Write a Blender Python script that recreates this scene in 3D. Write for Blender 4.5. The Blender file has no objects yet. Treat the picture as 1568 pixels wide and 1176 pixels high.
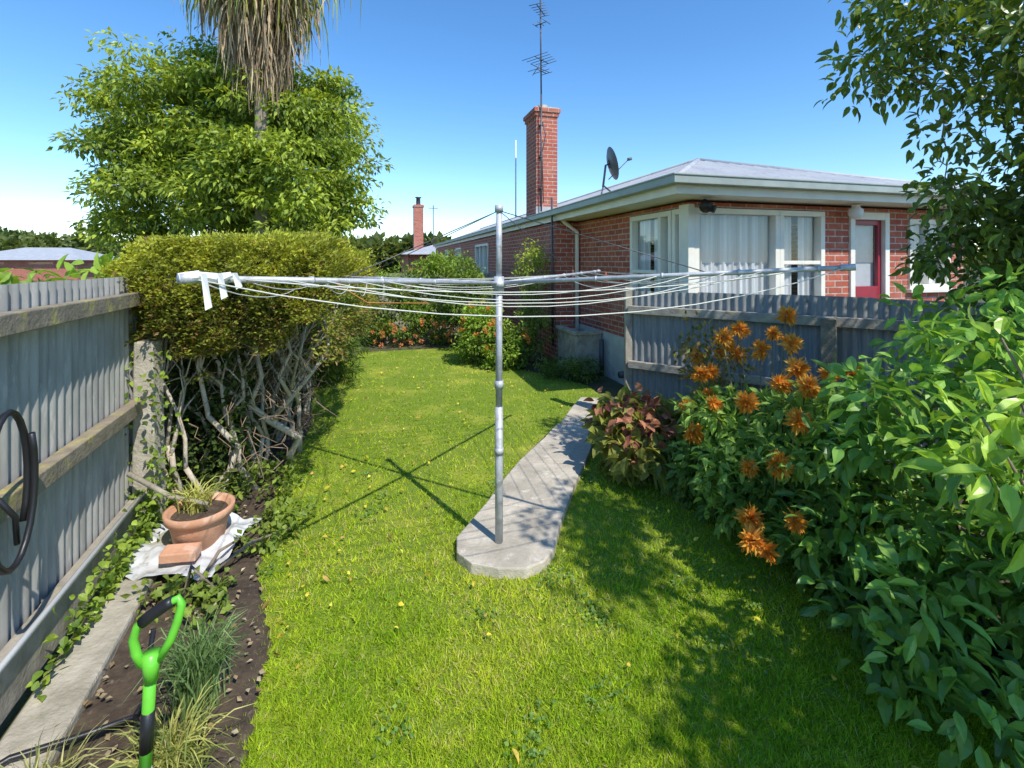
import bpy, math, random, bmesh
import numpy as np
from mathutils import Vector
rng=np.random.default_rng(7); random.seed(7)
sc=bpy.context.scene
GAIN=1.65
# ---------------------------------------------------------------- helpers
def link(o,parent=None):
    sc.collection.objects.link(o)
    if parent is not None: o.parent=parent
    return o
def empty(name,loc=(0,0,0),rz=0):
    o=bpy.data.objects.new(name,None); o.location=loc; o.rotation_euler=(0,0,rz); o.empty_display_size=.2
    return link(o)
def mesh_np(name,V,F,mat,parent=None,cols=None,smooth=False,uv=None):
    V=np.asarray(V,dtype=np.float32)
    if not isinstance(F,list): F=[F]
    F=[np.asarray(f,dtype=np.int32) for f in F if len(f)]
    me=bpy.data.meshes.new(name)
    me.vertices.add(len(V)); me.vertices.foreach_set('co',V.ravel())
    nl=sum(f.size for f in F); nf=sum(len(f) for f in F)
    me.loops.add(nl); me.polygons.add(nf)
    me.loops.foreach_set('vertex_index',np.concatenate([f.ravel() for f in F]))
    ls=[];s=0
    for f in F:
        k=f.shape[1]; ls.append(s+np.arange(len(f))*k); s+=f.size
    me.polygons.foreach_set('loop_start',np.concatenate(ls).astype(np.int32))
    me.polygons.foreach_set('use_smooth',np.full(nf,smooth))
    me.update(calc_edges=True)
    if cols is not None:
        a=me.color_attributes.new('Col','FLOAT_COLOR','POINT')
        c=np.ones((len(V),4),dtype=np.float32); c[:,:3]=cols
        a.data.foreach_set('color',c.ravel())
    if uv is not None:
        l=me.uv_layers.new(name='UVMap'); l.data.foreach_set('uv',np.asarray(uv,dtype=np.float32).ravel())
    if mat: me.materials.append(mat)
    me.validate()
    return link(bpy.data.objects.new(name,me),parent)
class MB:
    def __init__(s): s.v=[];s.f3=[];s.f4=[]
    def add(s,vs,fs):
        b=len(s.v); s.v+= [tuple(p) for p in vs]
        for f in fs:
            f=[b+i for i in f]
            if len(f)==3: s.f3.append(f)
            elif len(f)==4: s.f4.append(f)
            else:
                for i in range(1,len(f)-1): s.f3.append([f[0],f[i],f[i+1]])
    def box(s,x0,y0,z0,x1,y1,z1):
        x0,x1=min(x0,x1),max(x0,x1);y0,y1=min(y0,y1),max(y0,y1);z0,z1=min(z0,z1),max(z0,z1)
        s.add([(x0,y0,z0),(x1,y0,z0),(x1,y1,z0),(x0,y1,z0),(x0,y0,z1),(x1,y0,z1),(x1,y1,z1),(x0,y1,z1)],
          [(0,3,2,1),(4,5,6,7),(0,1,5,4),(2,3,7,6),(1,2,6,5),(3,0,4,7)])
    def obox(s,p0,p1,w,z0,z1):
        d=Vector((p1[0]-p0[0],p1[1]-p0[1])); d.normalize(); n=Vector((-d.y,d.x))*w/2
        s.add([(p0[0]+n.x,p0[1]+n.y,z0),(p0[0]-n.x,p0[1]-n.y,z0),(p1[0]-n.x,p1[1]-n.y,z0),(p1[0]+n.x,p1[1]+n.y,z0),
               (p0[0]+n.x,p0[1]+n.y,z1),(p0[0]-n.x,p0[1]-n.y,z1),(p1[0]-n.x,p1[1]-n.y,z1),(p1[0]+n.x,p1[1]+n.y,z1)],
          [(0,3,2,1),(4,5,6,7),(0,1,5,4),(2,3,7,6),(1,2,6,5),(3,0,4,7)])
    def tube(s,pts,rad,n=8,cap=True):
        pts=[Vector(p) for p in pts]
        if not hasattr(rad,'__len__'): rad=[rad]*len(pts)
        vs=[];fs=[]
        for i,p in enumerate(pts):
            t=(pts[min(i+1,len(pts)-1)]-pts[max(i-1,0)])
            if t.length<1e-9: t=Vector((0,0,1))
            t.normalize(); u=t.orthogonal().normalized() if i==0 else (u-t*u.dot(t))
            if u.length<1e-6: u=t.orthogonal()
            u.normalize(); w=t.cross(u)
            for k in range(n):
                a=2*math.pi*k/n; vs.append(p+(u*math.cos(a)+w*math.sin(a))*rad[i])
        for i in range(len(pts)-1):
            for k in range(n):
                k2=(k+1)%n; fs.append((i*n+k,i*n+k2,(i+1)*n+k2,(i+1)*n+k))
        if cap:
            fs.append(tuple(range(n-1,-1,-1))); fs.append(tuple((len(pts)-1)*n+k for k in range(n)))
        s.add(vs,fs)
    def lathe(s,prof,c,n=24):
        vs=[];fs=[]
        for r,z in prof:
            for k in range(n):
                a=2*math.pi*k/n; vs.append((c[0]+r*math.cos(a),c[1]+r*math.sin(a),c[2]+z))
        for i in range(len(prof)-1):
            for k in range(n):
                k2=(k+1)%n; fs.append((i*n+k,i*n+k2,(i+1)*n+k2,(i+1)*n+k))
        s.add(vs,fs)
    def prism(s,poly,z0,z1):
        n=len(poly); vs=[(x,y,z0) for x,y in poly]+[(x,y,z1) for x,y in poly]
        s.add(vs,[tuple(n+i for i in range(n)),tuple(range(n-1,-1,-1))]+[(i,(i+1)%n,n+(i+1)%n,n+i) for i in range(n)])
    def build(s,name,mat,parent=None,smooth=False,bevel=0):
        V=np.array(s.v,dtype=np.float32); F=[]
        if s.f3: F.append(np.array(s.f3))
        if s.f4: F.append(np.array(s.f4))
        uvs=[]
        for f in F:
            p=V[f]; n=np.abs(np.cross(p[:,1]-p[:,0],p[:,2]-p[:,0])); ax=n.argmax(1)
            u=np.where((ax==0)[:,None],p[:,:,1],p[:,:,0]); v=np.where((ax==2)[:,None],p[:,:,1],p[:,:,2])
            uvs.append(np.stack([u,v],-1).reshape(-1,2))
        o=mesh_np(name,V,F,mat,parent,smooth=smooth,uv=np.concatenate(uvs))
        if bevel:
            m=o.modifiers.new('b','BEVEL'); m.width=bevel; m.segments=2; m.limit_method='ANGLE'
        return o
# ---------------------------------------------------------------- materials
def nm(name):
    m=bpy.data.materials.new(name); m.use_nodes=True
    nt=m.node_tree; b=nt.nodes['Principled BSDF']; return m,nt,b
def N(nt,t,**k):
    n=nt.nodes.new(t)
    for a,v in k.items():
        if a in n.inputs.keys(): n.inputs[a].default_value=v
        else: setattr(n,a,v)
    return n
def mixc(nt,fac,a,b,mode='MIX'):
    n=nt.nodes.new('ShaderNodeMix'); n.data_type='RGBA'; n.blend_type=mode
    for i,v in ((0,fac),(6,a),(7,b)):
        if hasattr(v,'is_output'): nt.links.new(v,n.inputs[i])
        elif i==0: n.inputs[0].default_value=v
        else: n.inputs[i].default_value=(*v,1)
    return n.outputs[2]
def noise(nt,co,scale,detail=6,rough=.6):
    n=N(nt,'ShaderNodeTexNoise',Scale=scale,Detail=detail,Roughness=rough); nt.links.new(co,n.inputs['Vector']); return n
def ramp(nt,x,a,b):
    n=nt.nodes.new('ShaderNodeMapRange'); n.inputs[1].default_value=a; n.inputs[2].default_value=b; nt.links.new(x,n.inputs[0]); return n.outputs[0]
def rough_mat(name,c1,c2,scale=6,c3=None,s3=2,rough=.8,bump=.3,bscale=60,stretch=None,metal=0,t3=(.55,.7)):
    m,nt,b=nm(name); tc=nt.nodes.new('ShaderNodeTexCoord'); co=tc.outputs['Object']
    if stretch:
        mp=nt.nodes.new('ShaderNodeMapping'); mp.inputs['Scale'].default_value=stretch; nt.links.new(co,mp.inputs[0]); co=mp.outputs[0]
    n1=noise(nt,co,scale); c=mixc(nt,ramp(nt,n1.outputs[0],.35,.65),c1,c2)
    if c3 is not None:
        n3=noise(nt,co,s3,8,.7); c=mixc(nt,ramp(nt,n3.outputs[0],*t3),c,c3)
    nt.links.new(c,b.inputs['Base Color']); b.inputs['Roughness'].default_value=rough; b.inputs['Metallic'].default_value=metal
    nb=noise(nt,tc.outputs['Object'],bscale,4); bp=N(nt,'ShaderNodeBump',Strength=bump,Distance=.01); nt.links.new(nb.outputs[0],bp.inputs['Height']); nt.links.new(bp.outputs[0],b.inputs['Normal'])
    return m
def flat_mat(name,c,rough=.5,metal=0):
    return rough_mat(name,c,tuple(x*.88 for x in c),9,rough=rough,bump=.05,metal=metal)
def leaf_mat(name,trans=.3,rough=.45,spec=.5,tint=(1.5,1.35,.6)):
    m,nt,b=nm(name); a=nt.nodes.new('ShaderNodeAttribute'); a.attribute_name='Col'
    nt.links.new(a.outputs['Color'],b.inputs['Base Color']); b.inputs['Roughness'].default_value=rough
    b.inputs['Specular IOR Level'].default_value=spec
    t=nt.nodes.new('ShaderNodeBsdfTranslucent')
    cc=mixc(nt,1.0,a.outputs['Color'],tint,'MULTIPLY'); nt.links.new(cc,t.inputs['Color'])
    mx=nt.nodes.new('ShaderNodeMixShader'); mx.inputs[0].default_value=trans
    nt.links.new(b.outputs[0],mx.inputs[1]); nt.links.new(t.outputs[0],mx.inputs[2])
    nt.links.new(mx.outputs[0],nt.nodes['Material Output'].inputs[0]); return m
M_leaf=leaf_mat('leaf',.36,.5,.35); M_gloss=leaf_mat('leaf_glossy',.3,.34,.45); M_grass=leaf_mat('grass_blade',.42,.8,.1,(1.2,1.2,.8)); M_petal=leaf_mat('petal',.45,.8,.05,(1,1,1))
M_dry=leaf_mat('dry_leaf',.1,.8,.1)
def brick_mat(name,c1,c2,mort):
    m,nt,b=nm(name); tc=nt.nodes.new('ShaderNodeTexCoord'); uv=tc.outputs['UV']
    br=N(nt,'ShaderNodeTexBrick',Scale=1.0); br.offset=.5
    br.inputs['Brick Width'].default_value=.24; br.inputs['Row Height'].default_value=.086; br.inputs['Mortar Size'].default_value=.009; br.inputs['Mortar Smooth'].default_value=.2
    br.inputs['Color1'].default_value=(*c1,1); br.inputs['Color2'].default_value=(*c2,1); br.inputs['Mortar'].default_value=(*mort,1); br.inputs['Bias'].default_value=-.1
    nt.links.new(uv,br.inputs['Vector'])
    n1=noise(nt,uv,14); c=mixc(nt,ramp(nt,n1.outputs[0],.35,.95),br.outputs['Color'],(.18,.06,.04)); 
    n2=noise(nt,uv,1.2,8); c=mixc(nt,ramp(nt,n2.outputs[0],.5,1.1),c,(.6,.36,.26))
    nt.links.new(c,b.inputs['Base Color']); b.inputs['Roughness'].default_value=.85
    inv=N(nt,'ShaderNodeMath',operation='SUBTRACT'); inv.inputs[0].default_value=1; nt.links.new(br.outputs['Fac'],inv.inputs[1])
    bp=N(nt,'ShaderNodeBump',Strength=.8,Distance=.012); nt.links.new(inv.outputs[0],bp.inputs['Height']); nt.links.new(bp.outputs[0],b.inputs['Normal'])
    return m
M_brick=brick_mat('red_brick',(.58,.14,.075),(.40,.085,.05),(.62,.50,.42))
M_conc=rough_mat('concrete',(.60,.53,.42),(.38,.335,.26),4,(.74,.67,.56),9,rough=.9,bump=.7,bscale=40)
M_concd=rough_mat('old_concrete',(.52,.47,.38),(.32,.29,.22),7,(.20,.22,.11),4,rough=.95,bump=.9,bscale=40)
M_galv=rough_mat('weathered_iron',(.43,.42,.385),(.28,.275,.255),3,(.54,.53,.49),5,rough=.55,bump=.1,bscale=30,stretch=(6,6,.8),metal=.05)
M_galvr=rough_mat('weathered_grey_iron',(.31,.32,.31),(.20,.21,.21),3,(.42,.42,.40),5,rough=.6,bump=.1,bscale=30,stretch=(7,7,.6),metal=.05)
M_wood=rough_mat('lichen_timber',(.34,.28,.20),(.20,.17,.12),9,(.44,.38,.12),6,rough=.9,bump=.6,bscale=50,t3=(.54,.66))
M_woodg=rough_mat('grey_timber',(.42,.38,.31),(.26,.23,.18),9,(.46,.42,.24),7,rough=.9,bump=.5,bscale=50)
M_cream=rough_mat('cream_paint',(.84,.80,.70),(.76,.72,.62),4,rough=.45,bump=.05)
M_white=rough_mat('white_paint',(.82,.82,.8),(.72,.72,.7),5,rough=.4,bump=.05)
M_gutter=rough_mat('gutter_paint',(.35,.40,.36),(.28,.32,.29),4,rough=.45,bump=.05)
M_pole=rough_mat('galvanised_pole',(.56,.57,.58),(.38,.39,.41),14,(.27,.24,.21),10,rough=.5,bump=.15,metal=.2,t3=(.56,.7))
M_dark=flat_mat('black_rubber',(.02,.02,.024),.4)
M_metald=flat_mat('dark_metal',(.10,.10,.11),.45,.4)
M_rope=flat_mat('line_rope',(.72,.70,.62),.8)
M_bark=rough_mat('bark',(.30,.24,.17),(.16,.125,.09),12,(.38,.34,.28),5,rough=.95,bump=.9,bscale=30,stretch=(1,1,.35))
M_barkp=rough_mat('pale_bark',(.66,.58,.46),(.46,.39,.30),15,(.74,.68,.57),6,rough=.95,bump=.7,bscale=40)
M_terra=rough_mat('terracotta',(.66,.36,.22),(.52,.26,.15),6,(.75,.55,.42),4,rough=.85,bump=.3)
M_soil=rough_mat('soil',(.10,.07,.045),(.05,.035,.024),14,(.17,.13,.09),30,rough=1,bump=1,bscale=35)
# ---------------------------------------------------------------- leaves
T_S=(np.array([[0,0,0],[-.5,.42,.10],[.5,.42,.10],[0,1,-.08],[0,.45,0]],float),np.array([[0,4,1],[0,2,4],[4,3,1],[2,3,4]]))
T_B=(np.array([[0,0,0],[-.40,.22,.09],[.40,.22,.09],[-.47,.50,.10],[.47,.50,.10],[-.25,.8,.02],[.25,.8,.02],[0,1.03,-.14],[0,.22,.0],[0,.50,.02],[0,.8,-.04]],float),
     np.array([[0,8,1],[0,2,8],[1,8,9],[1,9,3],[8,2,4],[8,4,9],[3,9,10],[3,10,5],[9,4,6],[9,6,10],[5,10,7],[10,6,7]]))
T_T=(np.array([[-.5,0,0],[.5,0,0],[0,1,0]],float),np.array([[0,1,2]]))
def unit(a): return a/np.maximum(np.linalg.norm(a,axis=-1,keepdims=True),1e-9)
def leaves(name,P,D,L,W,C,mat,T=T_S,parent=None,upj=.6,smooth=False):
    n=len(P); D=unit(D); up=np.array([0,0,1.])+rng.normal(0,upj,(n,3))
    Z=unit(up-D*(up*D).sum(1,keepdims=True)); X=np.cross(D,Z)
    tv,tf=T; k=len(tv); L=np.broadcast_to(L,(n,)); W=np.broadcast_to(W,(n,))
    V=P[:,None,:]+X[:,None,:]*(tv[None,:,0:1]*W[:,None,None])+D[:,None,:]*(tv[None,:,1:2]*L[:,None,None])+Z[:,None,:]*(tv[None,:,2:3]*L[:,None,None])
    F=(tf[None]+ (np.arange(n)*k)[:,None,None]).reshape(-1,3)
    return mesh_np(name,V.reshape(-1,3),F,mat,parent,cols=np.repeat(C,k,axis=0),smooth=smooth)
def colmix(n,a,b,j=.15,t=None,gain=None):
    t=rng.random(n) if t is None else np.clip(t,0,1)
    c=np.array(a)[None]*(1-t[:,None])+np.array(b)[None]*t[:,None]
    return np.minimum(c*(1+rng.normal(0,j,(n,1))).clip(.4,1.7)*(GAIN if gain is None else gain),.9)
def clump_pts(cent,rad,npc,flat=.55,out=.6,droop=.15):
    m=len(cent); rad=np.broadcast_to(rad,(m,))
    u=unit(rng.normal(size=(m,npc,3))); r=rng.random((m,npc,1))**.5
    off=u*r*rad[:,None,None]; off[:,:,2]*=flat
    P=cent[:,None,:]+off
    D=u*out+rng.normal(0,.45,(m,npc,3)); D[:,:,2]-=droop
    return P.reshape(-1,3),D.reshape(-1,3),np.repeat(np.arange(m),npc)
def ell_pts(n,c,r,inner=.3,zmin=None):
    u=unit(rng.normal(size=(n*3,3))); s=inner+(1-inner)*rng.random((n*3,1))**.6
    P=np.array(c)+u*s*np.array(r)
    if zmin is not None: P=P[P[:,2]>zmin]
    return P[:n]
def limbs(mb,root_pts,root_r,targets,r_tip=.012,r_max=.08):
    nodes=[Vector(p) for p in root_pts]; rad=list(root_r)
    base=nodes[-1]
    for t in sorted(targets,key=lambda t:(Vector(t)-base).length):
        t=Vector(t); 
        j=min(range(len(nodes)),key=lambda i:(nodes[i]-t).length+ (0 if nodes[i].z<t.z+.3 else .6))
        a=nodes[j]; r0=min(rad[j]*.62,r_max); mid=(a+t)/2+Vector(rng.normal(0,.06,3))*(t-a).length; mid.z+=.06*(t-a).length
        mb.tube([a,mid,t],[r0,r0*.75,max(r_tip,r0*.5)],5,False)
        nodes+= [mid,t]; rad+=[r0*.85,max(r_tip,r0*.6)]
def shrub(name,ells,nclump,npc,crad,L,W,ca,cb,mat=M_leaf,T=T_S,base=None,stems=8,zmin=.05,flat=.7,jit=.15,droop=.15,bark=M_bark,topbright=.35,out=.6,upj=.6,inner=.35):
    root=empty(name); cs=[]
    for (c,r,w) in ells: cs.append(ell_pts(int(nclump*w),c,r,inner,zmin))
    C=np.concatenate(cs); P,D,I=clump_pts(C,crad*(.7+.6*rng.random(len(C))),npc,flat,out,droop)
    k=P[:,2]>.01; P,D,I=P[k],D[k],I[k]
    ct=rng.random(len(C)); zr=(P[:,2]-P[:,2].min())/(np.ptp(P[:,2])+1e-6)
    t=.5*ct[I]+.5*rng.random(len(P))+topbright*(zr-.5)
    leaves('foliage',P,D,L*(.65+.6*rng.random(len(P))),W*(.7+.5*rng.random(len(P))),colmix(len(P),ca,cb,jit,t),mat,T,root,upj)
    mb=MB(); b=Vector(base if base else (ells[0][0][0],ells[0][0][1],0))
    idx=rng.choice(len(C),min(stems,len(C)),replace=False)
    for i in idx:
        t=Vector(C[i]); s=b+Vector((rng.normal(0,.08),rng.normal(0,.08),0)); m=(s+t)/2+Vector(rng.normal(0,.05,3)); m.z=max(m.z,.1)+.05
        mb.tube([s,m,t],[.014,.010,.005],5,False)
    mb.build('stems',bark,root,True)
    return root
# ---------------------------------------------------------------- world, sun, camera
w=bpy.data.worlds.new('World'); sc.world=w; w.use_nodes=True; nt=w.node_tree
sky=nt.nodes.new('ShaderNodeTexSky'); sky.sky_type='NISHITA'; sky.sun_disc=False
sky.sun_elevation=math.radians(51); sky.sun_rotation=math.radians(143); sky.air_density=1.0; sky.dust_density=0; sky.ozone_density=4; sky.altitude=0
hs=nt.nodes.new('ShaderNodeHueSaturation'); hs.inputs['Saturation'].default_value=1.2; hs.inputs['Value'].default_value=1.6
bg=nt.nodes['Background']; bg.inputs[1].default_value=.15; nt.links.new(sky.outputs[0],hs.inputs['Color']); nt.links.new(hs.outputs[0],bg.inputs[0])
sun=bpy.data.lights.new('sun','SUN'); sun.energy=5; sun.angle=math.radians(.5); sun.color=(1,.95,.87)
so=bpy.data.objects.new('sun',sun); link(so); S=Vector((.378,-.503,.777)); so.rotation_euler=S.to_track_quat('Z','Y').to_euler(); so.location=(6,-8,12)
cam=bpy.data.cameras.new('camera'); cam.lens=17; cam.sensor_width=36; cam.shift_y=-.12; cam.clip_end=2000; cam.clip_start=.05
co=bpy.data.objects.new('camera',cam); co.location=(0,0,1.9); co.rotation_euler=(math.pi/2,0,0); link(co); sc.camera=co
sc.view_settings.view_transform='Standard'; sc.view_settings.look='None'; sc.view_settings.exposure=0
# ---------------------------------------------------------------- ground
M_ground=rough_mat('ground_earth',(.10,.11,.04),(.07,.06,.035),1.5,(.11,.15,.04),.4,rough=1,bump=.8,bscale=20)
mb=MB(); mb.add([(-900,-300,-.02),(900,-300,-.02),(900,1500,-.02),(-900,1500,-.02)],[(0,1,2,3)]); mb.build('ground',M_ground)
LAWN=[(-.85,-3),(-.93,.8),(-1.02,1.81),(-1.22,2.4),(-1.56,2.93),(-1.72,3.4),(-1.95,3.95),(-2.12,4.7),(-2.35,5.6),(-2.75,6.6),(-3.3,8),(-3.55,9.4),(-3.1,10.1),(-1.3,10.6),(-.9,9.9),(-.2,8.8),(.55,8.1),(1.15,7.4),(1.3,6.6),(1.0,5.6),(.95,4.5),(1.3,4.15),(1.7,3.7),(1.85,2.95),(1.85,2.5),(2.0,2.0),(2.3,1.5),(2.9,.6),(3.4,-3)]
def inpoly(x,y,poly):
    c=np.zeros(len(x),bool); n=len(poly)
    for i in range(n):
        x0,y0=poly[i];x1,y1=poly[i-1]
        k=((y0>y)!=(y1>y))&(x<(x1-x0)*(y-y0)/(y1-y0+1e-12)+x0); c^=k
    return c
m,ntl,b=nm('lawn'); tc=ntl.nodes.new('ShaderNodeTexCoord'); co_=tc.outputs['Object']
c=mixc(ntl,ramp(ntl,noise(ntl,co_,70,6).outputs[0],.3,.7),(.11,.18,.014),(.28,.39,.02))
c=mixc(ntl,ramp(ntl,noise(ntl,co_,1.6,8,.65).outputs[0],.5,.68),c,(.40,.43,.05))
c=mixc(ntl,ramp(ntl,noise(ntl,co_,9,8,.7).outputs[0],.6,.75),c,(.34,.29,.10))
ntl.links.new(c,b.inputs['Base Color']); b.inputs['Roughness'].default_value=.9
bp=N(ntl,'ShaderNodeBump',Strength=.9,Distance=.02); ntl.links.new(noise(ntl,co_,90,4).outputs[0],bp.inputs['Height']); ntl.links.new(bp.outputs[0],b.inputs['Normal'])
M_lawn=m
bm=bmesh.new(); vs=[bm.verts.new((x,y,0)) for x,y in LAWN]; f=bm.faces.new(vs); bmesh.ops.triangulate(bm,faces=[f]); 
for f in bm.faces:
    if f.normal.z<0: f.normal_flip()
me=bpy.data.meshes.new('lawn'); bm.to_mesh(me); bm.free(); me.materials.append(M_lawn); lawn=link(bpy.data.objects.new('lawn',me))
PATH1=[(-.37,3.22),(-.35,3.05),(-.25,2.94),(-.08,2.89),(.08,2.89),(.20,2.96),(.27,3.10),(.36,3.45),(.52,4.0),(.77,4.75),(.95,5.45),(.52,5.5),(.36,5.1),(.14,4.65),(-.05,4.15),(-.22,3.6)]
PATH2=[(.55,5.53),(.97,5.48),(1.10,6.0),(1.24,6.55),(.94,6.6),(.76,6.15)]
def vnoise(x,y,s,seed=0):
    r=np.random.default_rng(seed); g=r.random((256,256)); X=x*s+1000; Y=y*s+1000; i=np.floor(X).astype(int); j=np.floor(Y).astype(int); fx=X-i; fy=Y-j; fx=fx*fx*(3-2*fx); fy=fy*fy*(3-2*fy)
    a=g[i%256,j%256];b_=g[(i+1)%256,j%256];c_=g[i%256,(j+1)%256];e=g[(i+1)%256,(j+1)%256]
    return (a*(1-fx)+b_*fx)*(1-fy)+(c_*(1-fx)+e*fx)*fy
n=390000
u=rng.random(n); d=1/(1/1.3*(1-u)+1/11*u); x=(rng.random(n)*2-1)*1.25*d
ex=20000; d=np.concatenate([d,rng.random(ex)*4-2.2]); x=np.concatenate([x,rng.random(ex)*4-1.2])
jx=rng.normal(0,.035,len(x)); k=inpoly(x+jx,d+jx,LAWN)&~inpoly(x,d,PATH1)&~inpoly(x,d,PATH2)&(rng.random(len(x))<.45+.9*vnoise(x,d,22,9)); x,d=x[k],d[k]; n=len(x)
nz=.5*vnoise(x,d,1.3,1)+.3*vnoise(x,d,4,2)+.2*vnoise(x,d,11,3)
P=np.stack([x,d,np.zeros(n)],1); D=np.stack([rng.normal(0,.8,n),rng.normal(0,.8,n),np.ones(n)],1)
hg=(.018+.022*rng.random(n))*(.6+.9*vnoise(x,d,14,4))
C=colmix(n,(.24,.42,.015),(.58,.66,.05),.22,nz*1.7-.35+.25*(vnoise(x,d,25,19)-.5)+rng.normal(0,.18,n),1)
dr=rng.random(n)<.05+.16*(nz>.60); C[dr]=colmix(dr.sum(),(.60,.52,.16),(.72,.64,.28),.1,None,1)
leaves('lawn_grass',P,D,hg,.0022+.0014*np.abs(d),C,M_grass,T_T,None,1.0)
bed=[(-.9,.6),(-1.0,1.81),(-1.2,2.4),(-1.54,2.93),(-1.7,3.4),(-1.93,3.95),(-2.1,4.7),(-2.33,5.6),(-2.73,6.6),(-3.28,8),(-4.2,8),(-2.2,2.95),(-1.72,1.7),(-1.35,.6)]
def rough_patch(name,poly,res,amp,z0,mat):
    xs=[p[0] for p in poly]; ys=[p[1] for p in poly]
    gx=np.arange(min(xs),max(xs),res); gy=np.arange(min(ys),max(ys),res); X,Y=np.meshgrid(gx,gy,indexing='ij')
    Z=z0+amp*(vnoise(X,Y,9,5)*.5+vnoise(X,Y,25,6)*.35+vnoise(X,Y,60,8)*.3); ins=inpoly(X.ravel(),Y.ravel(),poly).reshape(X.shape)
    Z=np.where(ins,Z,-.05)
    idx=np.arange(X.size).reshape(X.shape); F=np.stack([idx[:-1,:-1],idx[1:,:-1],idx[1:,1:],idx[:-1,1:]],-1).reshape(-1,4)
    kk=(ins[:-1,:-1]|ins[1:,:-1]|ins[1:,1:]|ins[:-1,1:]).ravel(); return mesh_np(name,np.stack([X,Y,Z],-1).reshape(-1,3),F[kk],mat,smooth=True)
rough_patch('garden_soil',bed,.03,.045,.0,M_soil)
bedr=[(1.82,2.5),(1.82,2.95),(1.67,3.7),(1.3,4.12),(.97,4.5),(1.02,5.6),(1.32,6.6),(1.9,5.4),(4.6,3.2),(5,0),(3.05,.4),(2.3,1.55),(2.0,2.0)]
rough_patch('flower_bed_soil',bedr,.04,.05,.0,M_soil)
pth=empty('garden_path')
SL=[[(-.37,3.22),(-.35,3.05),(-.25,2.94),(-.08,2.89),(.08,2.89),(.20,2.96),(.27,3.10),(.33,3.36),(.385,3.56),(-.205,3.66)],[(-.20,3.68),(.39,3.58),(.52,4.0),(.65,4.38),(.06,4.45),(-.05,4.15)],[(.065,4.47),(.655,4.40),(.77,4.75),(.95,5.45),(.52,5.5),(.36,5.1),(.14,4.65)]]
for i,s_ in enumerate(SL):
    mb=MB(); mb.prism(s_,-.02,.065-.006*i); mb.build('slab_%d'%(i+1),M_conc,pth,bevel=.010)
mb=MB(); mb.prism(PATH2,-.02,.05); mb.build('slab_4',M_conc,pth,bevel=.012)
# ---------------------------------------------------------------- left fence
def corr(mb,p0,p1,z0,z1,pitch=.076,amp=.011,jit=.012):
    p0=np.array(p0,float);p1=np.array(p1,float);L=np.linalg.norm(p1-p0);dv=(p1-p0)/L;nn=np.array([-dv[1],dv[0]])
    k=int(L/pitch*8); s=np.linspace(0,L,k+1); off=amp*np.sin(2*np.pi*s/pitch); sheet=np.floor(s/.76).astype(int)
    top=z1+(np.array([random.uniform(-jit,jit) for _ in range(sheet.max()+1)]))[sheet]
    pts=p0+s[:,None]*dv+off[:,None]*nn
    vs=[(x,y,z0) for x,y in pts]+[(pts[i][0],pts[i][1],top[i]) for i in range(k+1)]
    mb.add(vs,[(i,i+1,k+2+i,k+1+i) for i in range(k)])
fl=empty('corrugated_iron_fence')
def FL(d,off=0): return (-2.13-.37*(d-2)+.938*off, d+.347*off)
mb=MB(); corr(mb,FL(-1),FL(9),.0,1.80); mb.build('iron_sheets',M_galv,fl,True)
mb=MB(); mb.obox(FL(-1,.055),FL(9,.055),.07,1.60,1.69); mb.obox(FL(-1,.055),FL(9,.055),.07,.87,.96); mb.build('rails',M_wood,fl,bevel=.006)
mb=MB(); mb.obox(FL(-1,.045),FL(9,.045),.05,.06,.30); mb.build('base_board',M_woodg,fl,bevel=.006)
mb=MB(); mb.tube([(*FL(-1,.09),.318),(*FL(3.3,.09),.318)],.014,8); mb.build('white_pipe',M_white,fl,True)
mb=MB()
for dd in (-.6,1.15,5.4,7.6): mb.obox(FL(dd,-.09),FL(dd+.1,-.09),.1,0,1.7)
mb.build('posts',M_woodg,fl)
mb=MB(); mb.obox(FL(-1,.22),FL(3.25,.22),.22,-.02,.075); mb.build('concrete_kerb',M_concd,None,bevel=.015)
mb=MB(); 
mb.add([(-2.58,3.27,0),(-2.43,3.30,0),(-2.45,3.44,0),(-2.60,3.41,0),(-2.57,3.28,1.35),(-2.45,3.30,1.35),(-2.47,3.42,1.35),(-2.59,3.40,1.35)],[(4,5,6,7),(0,1,5,4),(1,2,6,5),(2,3,7,6),(3,0,4,7)])
mb.build('concrete_fence_post',M_concd,None,bevel=.01)
mb=MB(); pts=[]
for i in range(30):
    a=i/29*2*math.pi*1.2-.6; pts.append((*FL(1.80+.13*math.cos(a),.13+.01*i/10),1.02+.30*math.sin(a)))
mb.tube(pts,.012,8); pts=[(*FL(1.78,.12),1.0),(*FL(1.84,.14),.9),(*FL(1.87,.13),.78)]; mb.tube(pts,.01,8)
mb.build('garden_hose',M_dark,None,True)
mb=MB(); mb.tube([(-1.98,1.5,.1),(-1.82,1.75,.1),(-1.62,1.84,.10),(-1.5,1.92,.09),(-1.52,2.02,.1),(-1.58,2.1,.16),(-1.6,2.16,.26)],.011,8)
mb.tube([(-1.5,1.92,.09),(-1.35,1.8,.08),(-1.1,1.7,.07)],.011,8); mb.build('garden_hose',M_dark,None,True)
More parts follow.
